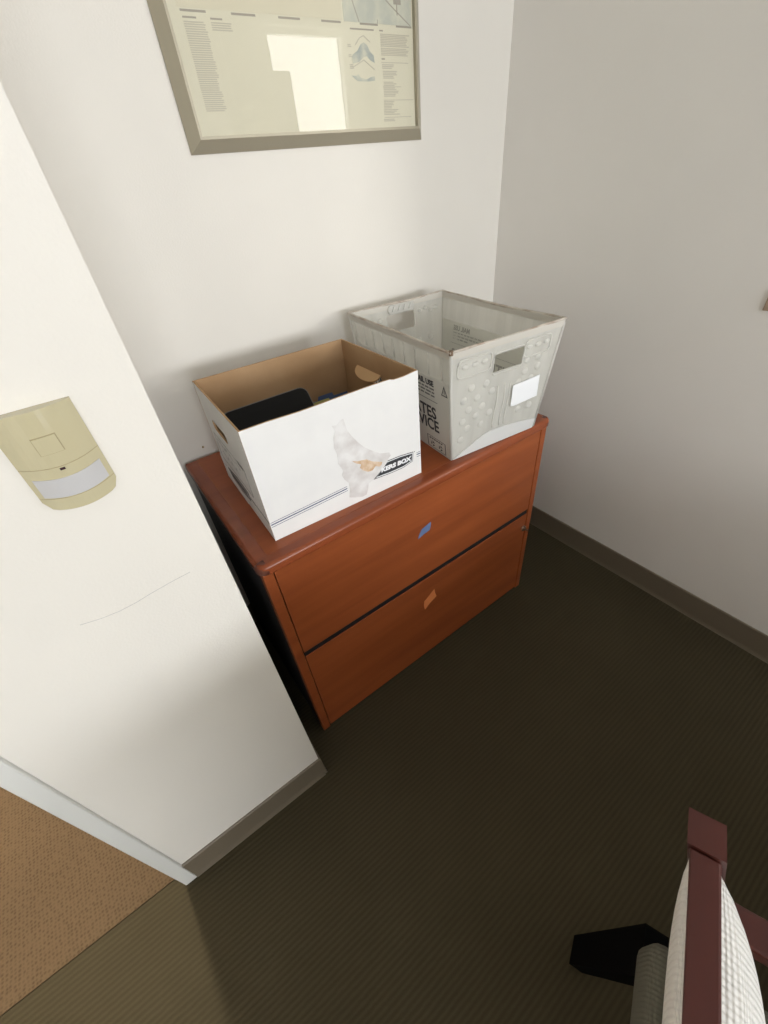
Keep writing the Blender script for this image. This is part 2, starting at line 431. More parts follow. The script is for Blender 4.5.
for sx in (0, 1):     # darker corner blocks of the edging
    bm = bmesh.new(); r = 0.0225; x = (0.0155 if not sx else CW-0.0155)
    cxl = x+ox; cyl = CF+0.0135+oy
    rings = []
    for ins, z in ((0.004, 0.7232), (0.0, 0.727), (0.0, CH-0.012), (0.0012, CH-0.007), (0.004, CH-0.003), (0.008, CH-0.0007), (0.012, CH+0.0005)):
        a0 = 180 if not sx else 270
        rings.append([bm.verts.new((cxl+(r-ins)*math.cos(math.radians(a0+90*j/8)), cyl+(r-ins)*math.sin(math.radians(a0+90*j/8)), z)) for j in range(9)] + [bm.verts.new((cxl, cyl, z))])
    for A, Bq in zip(rings, rings[1:]):
        for k in range(10): bm.faces.new((A[k], A[(k+1) % 10], Bq[(k+1) % 10], Bq[k]))
    bm.faces.new(rings[0][::-1]); bm.faces.new(rings[-1])
    link('corner_cap', bm, WOODC, top, smooth=True)
# lock and key plate on the lower drawer
bm = bmesh.new()
bmesh.ops.create_cone(bm, cap_ends=True, segments=24, radius1=0.0110, radius2=0.0100, depth=0.007, matrix=Matrix.Translation((0.886+ox, CF-0.002+oy, 0.333)) @ Matrix.Rotation(PI/2, 4, 'X'))
lock = link('lock', bm, METAL, dr_low, smooth=False)
link('key', B(0.8848+ox, 0.8872+ox, CF-0.020+oy, CF-0.0052+oy, 0.329, 0.337, bev=0.0006), METAL, lock)
# torn tape scraps
def scrap(name, pts, m, parent, label):
    bm = bmesh.new(); prism(bm, pts, lambda a, b: (a+ox, CF+0.0012+oy, b), lambda a, b: (a+ox, CF+0.0004+oy, b))
    return link(name, bm, m, parent, label=label)
scrap('tape', [(0.4593, 0.6079), (0.4580, 0.595), (0.4544, 0.5811), (0.432, 0.578), (0.4123, 0.5721), (0.4170, 0.585), (0.4258, 0.5989), (0.440, 0.603)], TAPEB, dr_top, 'torn scrap of blue tape')
scrap('tape', [(0.4681, 0.3244), (0.4710, 0.302), (0.4765, 0.2837), (0.448, 0.271), (0.427, 0.2548), (0.4235, 0.275), (0.4255, 0.2973), (0.446, 0.309)], TAPEO, dr_low, 'torn scrap of orange tape')

# ------------------------------------------------------------------ cardboard storage box
BL, BD, BH, BT = 0.399, 0.334, 0.263, 0.004
sb = thing('storage_box', 'open white cardboard storage box with torn front on the cabinet', 'box', (0.0609, -0.5006, CH+0.001), -0.0387)
bm = bmesh.new()   # front wall, top edge slightly wavy
top_pts = [(0, BH), (0.05, BH+0.0005), (0.12, BH-0.0015), (0.2, BH), (0.27, BH+0.001), (0.325, BH+0.0005), (0.335, BH-0.003), (0.36, BH-0.0035), (0.385, BH-0.001), (BL, BH)]
fs = prism(bm, [(0, 0), (BL, 0)] + top_pts[::-1], lambda a, z: (a, 0, z), lambda a, z: (a, BT, z), mi=0)
fs[0].material_index = 0
for f in fs[1:]: f.material_index = 1
front = link('front_wall', bm, [WBOARD, KRAFT], sb)
bm = bmesh.new(); panel_hole(bm, 0, BL, 0, BH, None, lambda a, z: (a, BD, z), lambda a, z: (a, BD-BT, z), mi=(0, 1, 1))
for x in (0.17,): box(bm, x, x+0.0012, BD-BT-0.0004, BD-BT, 0.12, BH-0.001, mi=1)
link('back_wall', bm, [WBOARD, KRAFT], sb)
bm = bmesh.new(); panel_hole(bm, BT, BD-BT, 0, BH, (0.205, 0.183, 0.105, 0.026, 0.012), lambda a, z: (0, a, z), lambda a, z: (BT, a, z), mi=(0, 1, 1))
lw = link('side_wall', bm, [WBOARD, KRAFT], sb)
bm = bmesh.new(); panel_hole(bm, BT, BD-BT, 0, BH, (0.195, 0.198, 0.105, 0.028, 0.0135), lambda a, z: (BL, a, z), lambda a, z: (BL-BT, a, z), mi=(0, 1, 1))
rw = link('side_wall', bm, [WBOARD, KRAFT], sb)
link('base', B(BT, BL-BT, BT, BD-BT, 0, 0.004), KRAFT, sb)
# punched handle flap folded into the box
bm = bmesh.new()
pts = [(0.140, 0.0)] + [(0.195-0.055*math.cos(PI*k/12), -0.030*math.sin(PI*k/12)**0.7) for k in range(1, 12)] + [(0.250, 0.0)]
fl = lambda off: (lambda a, h: (BL-BT-0.002 + h*0.75 - off*0.6, a, 0.213 + h*0.62 + off))
prism(bm, pts, fl(0), fl(0.003))
KR2 = mat('kraft_light', (0.58, 0.37, 0.19), 0.85)
link('handle_flap', bm, KR2, rw, label='pale folded-in handle flap')
# stripes and logo printed on the front
def poly_front(name, pts, m, parent, d=0.0004, label=None, base=0.0):
    bm = bmesh.new(); prism(bm, pts, lambda a, z: (a, -d-base, z), lambda a, z: (a, -base+0.0002, z)); return link(name, bm, m, parent, label=label)
for (a0, a1) in ((0.002, 0.1885), (0.3864, BL-0.001)):
    bm = bmesh.new()
    for dz, t in ((-0.0060, 0.0009), (0, 0.0024), (0.0072, 0.0009)):
        za = 0.0425 + 0.0145*a0/0.399; zb = 0.0425 + 0.0145*a1/0.399
        prism(bm, [(a0, za+dz*0.85), (a1, zb+dz*0.85), (a1, zb+dz*0.85+t), (a0, za+dz*0.85+t)], lambda a, z: (a, -0.0004, z), lambda a, z: (a, 0.0001, z))
    link('printed_stripes', bm, INKB, front)
TEAR = [(0.1998, 0.2159), (0.206, 0.218), (0.2107, 0.1898), (0.219, 0.175), (0.2324, 0.1537), (0.246, 0.137), (0.26, 0.1216), (0.285, 0.104), (0.3084, 0.0950), (0.312, 0.087),
        (0.3035, 0.083), (0.3005, 0.0751), (0.292, 0.066), (0.2727, 0.0513), (0.256, 0.0415), (0.2438, 0.0387), (0.241, 0.026), (0.2366, 0.0118), (0.224, 0.010), (0.205, 0.017), (0.1902, 0.0251),
        (0.194, 0.045), (0.1961, 0.061), (0.186, 0.075), (0.181, 0.09), (0.1854, 0.1), (0.178, 0.12), (0.1804, 0.1426), (0.176, 0.16), (0.1772, 0.1843), (0.183, 0.197), (0.178, 0.2105), (0.190, 0.2085)]
TEAR = [(a+random.uniform(-.0012, .0012), b+random.uniform(-.0012, .0012)) for a, b in TEAR]
poly_front('torn_patch', TEAR, TORN, front, 0.0007, 'torn greyish paper patch')
TT = [(0.2112, 0.1133), (0.225, 0.108), (0.2469, 0.1036), (0.262, 0.0915), (0.2867, 0.0797), (0.284, 0.073), (0.2786, 0.0705), (0.268, 0.0765), (0.259, 0.069), (0.2462, 0.0704), (0.234, 0.080), (0.2279, 0.0891), (0.232, 0.097), (0.221, 0.1035)]
poly_front('torn_kraft', TT, TORNT, front, 0.0011, 'tan bare board inside the tear')
# dark logo banner: thin outline, solid band and white lettering
LO = [(0.2588, 0.0421), (0.301, 0.0765), (0.338, 0.0755), (0.377, 0.0705), (0.3755, 0.057), (0.3737, 0.0445), (0.345, 0.0385), (0.310, 0.0395)]
def inset(pts, k):
    cx = sum(p[0] for p in pts)/len(pts); cy = sum(p[1] for p in pts)/len(pts)
    return [(cx+(x-cx)*(1-k[0]), cy+(y-cy)*(1-k[1])) for x, y in pts]
lg = poly_front('printed_logo', [(0.2588, 0.0421), (0.301, 0.0765), (0.338, 0.0755), (0.377, 0.0705), (0.3755, 0.057), (0.3737, 0.0445), (0.345, 0.0382), (0.310, 0.0385)], INKG, front, 0.0003)
poly_front('logo_line', [(0.2665, 0.0440), (0.3016, 0.0742), (0.338, 0.0733), (0.3752, 0.0686), (0.3722, 0.0462), (0.345, 0.0403), (0.310, 0.0405)], PAPER, lg, 0.0002, base=0.0003)
poly_front('logo_band', [(0.2690, 0.0460), (0.3000, 0.0725), (0.338, 0.0713), (0.3735, 0.0668), (0.3708, 0.0482), (0.345, 0.0428), (0.310, 0.0430)], INK, lg, 0.0002, base=0.0005)
bm = text_bm('KERS BOX', 0.0150, axes((0.2815, -0.0009, 0.0535), (1, 0, -0.03), (0.0, 0, 1)), bold=0.0009, shear=0.12, sx=1.24)
link('logo_lettering', bm, PAPER, lg)
bm = bmesh.new(); bmesh.ops.create_cone(bm, cap_ends=True, segments=12, radius1=0.0013, radius2=0.0013, depth=0.0006, matrix=Matrix.Translation((0.3803, 0, 0.0690)) @ Matrix.Rotation(PI/2, 4, 'X'))
link('trademark_dot', bm, INKG, lg)
# print and handwriting on the left end
def side_poly(bm, pts, d=0.0004): prism(bm, pts, lambda a, z: (-d, a, z), lambda a, z: (0.0002, a, z))
def side_line(bm, a, b, t=0.0009):
    dx, dz = b[0]-a[0], b[1]-a[1]; L = math.hypot(dx, dz); nx, nz = -dz/L*t/2, dx/L*t/2
    side_poly(bm, [(a[0]+nx, a[1]+nz), (b[0]+nx, b[1]+nz), (b[0]-nx, b[1]-nz), (a[0]-nx, a[1]-nz)])
bm = bmesh.new()
side_poly(bm, [(0.285, 0.052), (0.20, 0.064), (0.125, 0.060), (0.122, 0.036), (0.20, 0.024), (0.26, 0.030)])
ll = link('printed_logo', bm, INK, lw)
bm = bmesh.new()
side_poly(bm, [(0.272, 0.0505), (0.20, 0.0605), (0.129, 0.0565), (0.1265, 0.0395), (0.20, 0.0285), (0.252, 0.0345)], 0.0006)
link('logo_band', bm, PENCIL, ll)
bm = text_bm('BANKERS BOX', 0.016, axes((-0.0006, 0.262, 0.0395), (0, -1, 0), (0, 0, 1)), bold=0.0004, shear=0.1, sx=1.12)
link('logo_lettering', bm, INK, ll)
bm = bmesh.new()
for a, b in (((0.300, 0.145), (0.075, 0.145)), ((0.300, 0.075), (0.075, 0.075)), ((0.300, 0.145), (0.300, 0.075)), ((0.075, 0.145), (0.075, 0.075)),
             ((0.002, 0.047), (0.118, 0.047)), ((0.002, 0.0505), (0.118, 0.0505)), ((0.30, 0.047), (0.332, 0.047))):
    side_line(bm, a, b)
link('printed_lines', bm, INKG, lw)
bm = bmesh.new()
for row, (z, y0, y1) in enumerate(((0.128, 0.285, 0.12), (0.103, 0.27, 0.15))):
    p = (y0, z)
    while p[0] > y1:
        q = (p[0]-random.uniform(0.004, 0.010), z+random.uniform(-0.008, 0.009)); side_line(bm, p, q, 0.0011); p = q
link('handwriting', bm, PENCIL, lw)
bm = bmesh.new(); side_poly(bm, [(0.118, 0.150), (0.085, 0.148), (0.083, 0.139), (0.116, 0.141)])
link('printed_tab', bm, INKG, lw)
# scuffed lower back edge of the left end
bm = bmesh.new(); side_poly(bm, [(0.332, 0.0), (0.332, 0.07), (0.322, 0.05), (0.30, 0.034), (0.27, 0.012), (0.21, 0.009), (0.17, 0.0)], 0.0009)
link('scuffed_edge', bm, TORN, lw, label='frayed grey lower edge')

# what sits in the box
mo = thing('flat_panel', 'flat black panel with rounded corners leaning inside the open box', 'panel', (0.184, -0.303, 0.974), 0.05)
mo.rotation_euler = (math.radians(51), 0, 0.0)
PW, PD = 0.208, 0.27
bm = bmesh.new(); prism(bm, rrect(0, -PD/2, PW, PD, 0.018), lambda a, b: (a, b, 0), lambda a, b: (a, b, -0.014))
link('casing', bm, BLACKP, mo)
bm = bmesh.new(); prism(bm, rrect(0, -PD/2, PW-0.04, PD-0.04, 0.004), lambda a, b: (a, b, 0.0003), lambda a, b: (a, b, -0.001))
link('screen', bm, SCREEN, mo)
bm = bmesh.new(); tube(bm, [(x, y, 0.0002) for x, y in rrect(0, -PD/2, PW-0.001, PD-0.001, 0.018)], 0.0009, 6, True)
link('edge_highlight', bm, mat('panel_edge_highlight', (0.22, 0.21, 0.20), 0.35), mo)  # paler line paints the highlight along the panel's rim
FOLD = mat('folder_lime', (0.52, 0.50, 0.17), 0.8)
BLUEF = mat('folder_blue', (0.08, 0.13, 0.28), 0.6)
MAN = mat('manila', (0.62, 0.47, 0.25), 0.8)
def folder(name, label, m, x0, x1, y, z1, lean, tab, rz):
    f = thing(name, label, 'folder', (x0, y, CH+0.0065), rz)
    f.rotation_euler = (lean, 0, rz)
    bm = bmesh.new(); W_ = x1-x0
    prism(bm, [(0, 0), (W_, 0), (W_, z1), (tab[1], z1), (tab[1]-0.004, z1+0.010), (tab[0]+0.004, z1+0.010), (tab[0], z1), (0, z1)], lambda a, z: (a, 0, z), lambda a, z: (a, 0.0012, z))
    link('cover', bm, m, f)
    bm = bmesh.new(); prism(bm, [(0, 0), (W_, 0), (W_, z1-0.004), (0, z1-0.004)], lambda a, z: (a, -0.0012, z), lambda a, z: (a, -0.0006, z))
    if 'blue' not in label: link('sheet', bm, FOLD, f)
    else: bm.free()
    return f
folder('file_folder', 'lime yellow file folder standing in the open box beside the black panel', FOLD, 0.292, 0.440, -0.285, 0.142, -0.15, (0.02, 0.075), -0.03)
folder('file_folder', 'blue file folder standing at the back right inside the open box', BLUEF, 0.300, 0.442, -0.235, 0.134, -0.1, (0.05, 0.10), -0.03)

# ------------------------------------------------------------------ mail tote
TL, TD, TH, FL, T = 0.2896, 0.4362, 0.289, 0.0259, 0.0035
tote = thing('mail_tote', 'translucent white corrugated plastic mail tote on the right end of cabinet', 'tote', (0.5514, -0.5274, CH+0.001), -0.1036)
def fF(o): return lambda a, z: (a, -FL*z/TH + o, z)
def fB(o): return lambda a, z: (a, TD+FL*z/TH - o, z)
def fL(o): return lambda a, z: (-FL*z/TH + o, a, z)
def fR(o): return lambda a, z: (TL+FL*z/TH - o, a, z)
HO = (0.148, 0.231, 0.085, 0.043, 0.005)
bm = bmesh.new(); panel_hole(bm, 0, TL, 0, TH, HO, fF(0), fF(T), -FL, TL+FL, (0, 0, 0)); tf = link('front_wall', bm, TOTE, tote)
bm = bmesh.new(); panel_hole(bm, 0, TL, 0, TH, (0.148, 0.232, 0.088, 0.050, 0.006), fB(0), fB(T), -FL, TL+FL, (0, 0, 0)); tb = link('back_wall', bm, TOTE, tote)
bm = bmesh.new(); panel_hole(bm, 0, TD, 0, TH, None, fL(0), fL(T), -FL, TD+FL, (0, 0, 0)); tl = link('side_wall', bm, TOTE, tote)
bm = bmesh.new(); panel_hole(bm, 0, TD, 0, TH, None, fR(0), fR(T), -FL, TD+FL, (0, 0, 0)); trw = link('side_wall', bm, TOTE, tote)
link('base', B(T, TL-T, T, TD-T, 0, T), TOTEW, tote)
# rim: a wire sleeve folded over the top edge
bm = bmesh.new(); e = FL
c4 = [(-e, -e), (TL+e, -e), (TL+e, TD+e), (-e, TD+e)]
path = []
for i in range(4):
    a = Vector((*c4[i], TH)); b2 = Vector((*c4[(i+1) % 4], TH))
    for k in range(14):
        t = k/14; p = a.lerp(b2, t); p.z += 0.0007*math.sin(t*PI*3+i) - 0.002*math.sin(t*PI); 
        nrm = (b2-a).normalized().cross(Vector((0, 0, 1))); p += nrm*(-0.003)*math.sin(t*PI)
        path.append(p)
tube(bm, path, 0.0034, 8, True)
link('rim', bm, RIM, tote, smooth=True)
bm = bmesh.new()   # lighter folded sleeve below the wire, outside and inside
for f, A0, A1 in ((fF, -e, TL+e), (fB, -e, TL+e), (fL, -e, TD+e), (fR, -e, TD+e)):
    prism(bm, [(A0, TH-0.016), (A1, TH-0.016), (A1, TH-0.001), (A0, TH-0.001)], f(-0.0014), f(T+0.0014))
link('rim_sleeve', bm, mat('sleeve', (0.60, 0.57, 0.51), 0.45), tote)
bm = bmesh.new()   # steel wire showing at the front left corner
tube(bm, [(-e+0.002, -e+0.002, TH-0.006), (-e+0.002, -e+0.002, TH+0.0045)], 0.0050, 8)
link('corner_wire', bm, mat('rusty_wire', (0.16, 0.10, 0.055), 0.5), tote, label='brown rusty corner')
# vertical corner folds
for (x, y, sx, sy) in ((0, 0, -1, -1), (TL, 0, 1, -1), (0, TD, -1, 1), (TL, TD, 1, 1)):
    bm = bmesh.new(); tube(bm, [(x, y, 0.004), (x+sx*FL*0.97, y+sy*FL*0.97, TH*0.97)], 0.0032, 8)
    link('corner_fold', bm, TOTEH, tote, smooth=True)
# embossed dimples and ridges on the front
def dome(bm, cx, cz, rx, rz_, h, f=fF):
    n = 14; rings = []
    for k in range(4):
        t = k/4*PI/2; s = math.cos(t); hh = h*math.sin(t)
        rings.append([bm.verts.new(f(-hh)(cx+rx*s*math.cos(2*PI*j/n), cz+rz_*s*math.sin(2*PI*j/n))) for j in range(n)])
    for A, Bq in zip(rings, rings[1:]):
        for k in range(n): bm.faces.new((A[k], A[(k+1) % n], Bq[(k+1) % n], Bq[k]))
    bm.faces.new(rings[-1])
bm = bmesh.new()
for r, z in enumerate((0.188, 0.161, 0.134, 0.107, 0.080, 0.053)):
    for i in range(7):
        u = 0.022 + i*0.0425 + (0.020 if r % 2 == 0 else 0)
        if 0.105 < u < 0.185 and z > 0.03 and abs(u-0.146) < 0.036: continue
        if u > 0.275 or (z < 0.06 and 0.03 < u): continue
        dome(bm, u+random.uniform(-.003, .003), z+random.uniform(-.003, .003), 0.0104, 0.0098, 0.0024)
dome(bm, 0.212, 0.213, 0.009, 0.008, 0.003); dome(bm, 0.247, 0.214, 0.009, 0.008, 0.003)
link('embossed_dimples', bm, TOTEH, tf, smooth=True)
bm = bmesh.new()
for u in (0.128, 0.152, 0.168): 
    tube(bm, [Vector(fF(0.0005)(u+0.002*math.sin(z*60), z)) for z in [0.055+0.013*k for k in range(10)]], 0.0026, 8)
# raised pockets under the rim either side of the hand hole
for cx, ww in ((0.045, 0.098), (0.238, 0.085)):
    pts = [Vector(fF(0.0)(a, z)) for a, z in rrect(cx, 0.243, ww, 0.042, 0.012)]
    tube(bm, pts, 0.0026, 6, True)
    for k in range(3): dome(bm, cx-0.028+0.028*k, 0.247, 0.010, 0.006, 0.004)
tube(bm, [Vector(fF(0)(a, z)) for a, z in rrect(HO[0], HO[1], HO[2]+0.008, HO[3]+0.008, 0.008)], 0.002, 6, True)
link('embossed_ridges', bm, TOTEH, tf, smooth=True)
bm = bmesh.new()   # smooth lower fold of the front
pts = [(0.006, 0.001), (0.284, 0.001), (0.288, 0.030)] + [(0.288-0.168*t, 0.030+0.018*math.sin(t*PI*0.5)) for t in (0.25, 0.5, 0.75, 1.0)] + [(0.10, 0.044), (0.075, 0.034), (0.045, 0.020)]
prism(bm, pts, fF(-0.0022), fF(0.0))
link('lower_fold', bm, TOTEW, tf)
bm = bmesh.new(); prism(bm, [(0.1739, 0.1598), (0.2634, 0.1651), (0.2695, 0.1046), (0.19, 0.100), (0.1781, 0.102)], fF(-0.0052), fF(-0.0040))
link('paper_label', bm, PAPER, tf, label='blank white paper label')
# fold-down tab above the back hand hole, inside
bm = bmesh.new(); prism(bm, rrect(0.150, 0.272, 0.094, 0.024, 0.010), fB(T+0.006), fB(T+0.0005))
for k in range(4):
    tube(bm, [Vector(fB(T+0.007)(0.118+0.02*k, 0.266)), Vector(fB(T+0.007)(0.124+0.02*k, 0.279))], 0.003, 6)
link('handle_tab', bm, TOTEH, tb, smooth=False)
bm = bmesh.new()
for cx, ww in ((0.045, 0.09), (0.25, 0.07)):
    for k in range(4): dome(bm, cx-0.03+0.02*k, 0.250+0.005*math.sin(k*2), 0.008, 0.006, 0.0035, f=lambda o: fB(T+0.0-o))
for r in range(3):
    for k in range(6): dome(bm, 0.03+0.045*k, 0.165-0.035*r, 0.009, 0.009, 0.003, f=lambda o: fB(T-o))
link('embossed_ridges', bm, TOTEH, tb, smooth=True)
# flutes on the left wall
for k in range(9):
    bm = bmesh.new(); y = 0.03+0.048*k
    tube(bm, [Vector(fL(0.0006)(y+(y/TD-0.5)*2*FL*z/TH, z)) for z in (0.215, 0.24, 0.268)], 0.0018, 6)
    link('flute', bm, TOTEH, tl, smooth=True)
# printed sides
INKP = mat('ink_show_through', (0.40, 0.39, 0.35), 0.6)
def prints(parent, f, sgn):
    if sgn > 0:      # this side's print shows through to the inside of the tote
        g = f; f = lambda o: g(o+T+0.0007)
    bm = bmesh.new(); prism(bm, [(0.006, 0.004), (TD-0.006, 0.004), (TD+0.010, 0.212), (-0.010, 0.212)], f(-0.0005), f(0.0002))
    link('printed_panel', bm, PRINTBG if sgn < 0 else mat('print_show_through', (0.74, 0.73, 0.66), 0.5), parent)
    base = Vector(f(-0.0007)(0, 0)); upv = (Vector(f(0)(0, 1)) - Vector(f(0)(0, 0)))
    xd = (0, -1, 0) if sgn < 0 else (0, 1, 0)
    def T_(body, size, yend, z, bold, sx):
        o = Vector(f(-0.0007 if sgn < 0 else 0.0001)(yend, z))
        return text_bm(body, size, axes(o, xd, upv), bold=bold, align='RIGHT', sx=sx, extr=0.0002)
    Y = (lambda y: y) if sgn < 0 else (lambda y: TD-y)
    bm = bmesh.new()
    merge(bm, T_('UNITED STATES', 0.045, Y(0.049), 0.100, 0.0010, 0.98))
    merge(bm, T_('POSTAL SERVICE', 0.045, Y(0.042), 0.064, 0.0010, 0.96))
    merge(bm, T_('MAIL USE', 0.0195, Y(0.050), 0.189, 0.0008, 1.0))
    if sgn < 0: link('printed_lettering', bm, INK, parent)
    else: link('printed_lettering', bm, INKP, parent)
    bm = bmesh.new()
    for r in range(3):
        y = 0.050
        while y < 0.30:
            l = random.uniform(0.008, 0.022); z = 0.179-0.009*r
            a, b = sorted((Y(y), Y(y+l)))
            prism(bm, [(a, z), (b, z), (b, z+0.004), (a, z+0.004)], f(-0.0008), f(0.0002)); y += l+0.004
            if r == 2 and y > 0.12: break
    a, b = sorted((Y(0.04), Y(0.34))); prism(bm, [(a, 0.148), (b, 0.148), (b, 0.1495), (a, 0.1495)], f(-0.0008), f(0.0002))
    link('printed_rows', bm, INKG if sgn < 0 else INKP, parent)
    # warning triangle, icon panel
    bm = bmesh.new()
    def ring(pts, k):
        P = [Vector((Y(a), z)) for a, z in pts]; c = sum(P, Vector((0, 0)))/len(P)
        n = len(P)
        for i in range(n):
            A, Bq = P[i], P[(i+1) % n]; A2, B2 = c+(A-c)*k, c+(Bq-c)*k
            prism(bm, [tuple(A), tuple(Bq), tuple(B2), tuple(A2)], f(-0.0009), f(0.0))
    ring([(0.020, 0.178), (-0.004, 0.178), (0.008, 0.204)], 0.72)
    a = Y(0.008); prism(bm, [(a-0.0009, 0.184), (a+0.0009, 0.184), (a+0.0009, 0.193), (a-0.0009, 0.193)], f(-0.0009), f(0.0))
    ring([(0.100, 0.006), (0.020, 0.006), (0.020, 0.040), (0.100, 0.040)], 0.95)
    for cy in (0.077, 0.042):
        for ang in (90, 210, 330):
            r = math.radians(ang); r2 = math.radians(ang+75)
            p = [(Y(cy+0.009*math.cos(r)), 0.018+0.009*math.sin(r)), (Y(cy+0.009*math.cos(r2)), 0.018+0.009*math.sin(r2)), (Y(cy+0.003*math.cos(r)), 0.018+0.003*math.sin(r))]
            prism(bm, p, f(-0.0009), f(0.0))
    for k in range(6):
        p = sorted((Y(0.090-0.010*k), Y(0.083-0.010*k))); prism(bm, [(p[0], 0.032), (p[1], 0.032), (p[1], 0.035), (p[0], 0.035)], f(-0.0009), f(0.0))
    link('printed_icons', bm, INK if sgn < 0 else INKP, parent)
prints(tl, fL, -1)
prints(trw, fR, 1)

# ------------------------------------------------------------------ framed map
PL, PR, PZ, PZT = 0.2715, 0.9185, 1.4124, 2.15
fr = thing('framed_map', 'large glazed map print in a champagne metal frame on the back wall', 'picture', ((PL+PR)/2, 0, PZ))
def pf(x, y, z): return (x-(PL+PR)/2, y, z-PZ)
bm = bmesh.new()
prof = [(0.0, 0.0), (0.0, -0.005), (0.022, -0.024), (0.027, -0.024), (0.027, -0.012), (0.022, -0.0)]   # (inset, y)
rings = []
for ins, y in prof:
    rings.append([bm.verts.new(pf(*p)) for p in ((PL+ins, y, PZ+ins), (PR-ins, y, PZ+ins), (PR-ins, y, PZT-ins), (PL+ins, y, PZT-ins))])
k = len(rings)
for i in range(k):
    A, Bq = rings[i], rings[(i+1) % k]
    for j in range(4): bm.faces.new((A[j], A[(j+1) % 4], Bq[(j+1) % 4], Bq[j]))
link('frame', bm, FRAME, fr)
YP = -0.013
pr = link('map_sheet', B(*[v for v in (PL+0.023-(PL+PR)/2, PR-0.023-(PL+PR)/2, YP, YP+0.006, 0.023, PZT-PZ-0.023)]), MAPP, fr)
def q(bm, x0, x1, z0, z1): 
    box(bm, x0-(PL+PR)/2, x1-(PL+PR)/2, YP-0.0004, YP+0.001, z0-PZ, z1-PZ)
ink = bmesh.new()
# segmented scale line across the sheet
for a, b in ((0.324, 0.374), (0.4255, 0.477), (0.5286, 0.5796), (0.6326, 0.683), (0.735, 0.786), (0.840, 0.888)): q(ink, a, b, 1.6162, 1.6194)
for a, b in ((0.3255, 0.352), (0.380, 0.404), (0.7064, 0.773), (0.789, 0.800)): q(ink, a, b, 1.608, 1.6105)
q(ink, 0.791, 0.801, 1.5622, 1.5645)
link('map_headings', ink, MAPI, pr)
def rows(bm, x0, x1, z1, z0, pitch, rag=0.5, h=0.0017):
    z = z1
    while z > z0:
        l = random.uniform(rag, 1.0); q(bm, x0, x0+(x1-x0)*l, z-h, z); z -= pitch
txt = bmesh.new()
rows(txt, 0.3255, 0.3705, 1.6043, 1.480, 0.0031, 0.85)
rows(txt, 0.3795, 0.4215, 1.6048, 1.5925, 0.0031, 0.9)
rows(txt, 0.791, 0.882, 1.6045, 1.5852, 0.0027, 0.82)
rows(txt, 0.791, 0.882, 1.5816, 1.5705, 0.0027, 0.85)
rows(txt, 0.7915, 0.832, 1.5545, 1.5470, 0.0029, 0.7)
rows(txt, 0.7925, 0.836, 1.5433, 1.5300, 0.0029, 0.7)
rows(txt, 0.793, 0.836, 1.5244, 1.5170, 0.0029, 0.7)
rows(txt, 0.792, 0.840, 1.5141, 1.4975, 0.0029, 0.7)
rows(txt, 0.790, 0.824, 1.4895, 1.4774, 0.0029, 0.7)
rows(txt, 0.789, 0.842, 1.4745, 1.4649, 0.0029, 0.6)
rows(txt, 0.787, 0.825, 1.4565, 1.4510, 0.0029, 0.7)
for zz, xr in ((1.558, 0.874), (1.516, 0.848), (1.4920, 0.886), (1.4600, 0.878)): q(txt, 0.790, xr, zz-0.0012, zz)
rows(txt, 0.695, 0.706, 1.5850, 1.580, 0.0028, 0.8)
rows(txt, 0.696, 0.706, 1.5690, 1.564, 0.0028, 0.8)
rows(txt, 0.696, 0.708, 1.5530, 1.547, 0.0028, 0.8)
link('map_text', txt, MAPI2, pr)
def poly_map(name, pts, m, d=0.0006):
    bm = bmesh.new(); prism(bm, pts, lambda a, z: pf(a, YP-d, z), lambda a, z: pf(a, YP, z)); return link(name, bm, m, pr)
poly_map('map_relief', [(0.7038, 0+1.5625), (0.708, 1.569), (0.722, 1.575), (0.732, 1.5855), (0.7414, 1.589), (0.751, 1.584), (0.758, 1.574), (0.768, 1.568), (0.769, 1.5562), (0.758, 1.5600), (0.748, 1.5670), (0.738, 1.5650), (0.724, 1.5570), (0.706, 1.554)], MAPB)
poly_map('map_relief', [(0.6992, 1.5341), (0.712, 1.534), (0.7191, 1.5373), (0.724, 1.531), (0.742, 1.528), (0.755, 1.532), (0.7664, 1.534), (0.7664, 1.5262), (0.745, 1.5245), (0.715, 1.525)], MAPB)
bm = bmesh.new()
def ln_map(bm, a, b, t=0.0014):
    dx, dz = b[0]-a[0], b[1]-a[1]; L = math.hypot(dx, dz); nx, nz = -dz/L*t/2, dx/L*t/2
    prism(bm, [(a[0]+nx, a[1]+nz), (b[0]+nx, b[1]+nz), (b[0]-nx, b[1]-nz), (a[0]-nx, a[1]-nz)], lambda a, z: pf(a, YP-0.0008, z), lambda a, z: pf(a, YP, z))
for a, b in (((0.7176, 1.5845), (0.730, 1.5955)), ((0.730, 1.5955), (0.7419, 1.5996)), ((0.7419, 1.5996), (0.760, 1.590)), ((0.705, 1.548), (0.738, 1.5605)), ((0.738, 1.5605), (0.768, 1.545))): ln_map(bm, a, b)
link('map_contours', bm, MAPI2, pr)
ins = poly_map('map_inset', [(0.692, 1.6195), (0.888, 1.6195), (0.888, 1.92), (0.692, 1.92)], MAPG, 0.0005)
bm = bmesh.new()
for a, b in (((0.712, 1.70), (0.7183, 1.6517)), ((0.7183, 1.6517), (0.7332, 1.6202)), ((0.80, 1.69), (0.8128, 1.657)), ((0.8128, 1.657), (0.8382, 1.6432)), ((0.8382, 1.6432), (0.884, 1.620)), ((0.785, 1.6200), (0.786, 1.6260))): ln_map(bm, a, b, 0.0018)
prism(bm, [(0.8352, 1.6517), (0.8569, 1.6517), (0.8569, 1.675), (0.8352, 1.675)], lambda a, z: pf(a, YP-0.0009, z), lambda a, z: pf(a, YP, z))
ln_map(bm, (0.8446, 1.652), (0.8446, 1.635), 0.003)
link('map_roads', bm, MAPI, ins)
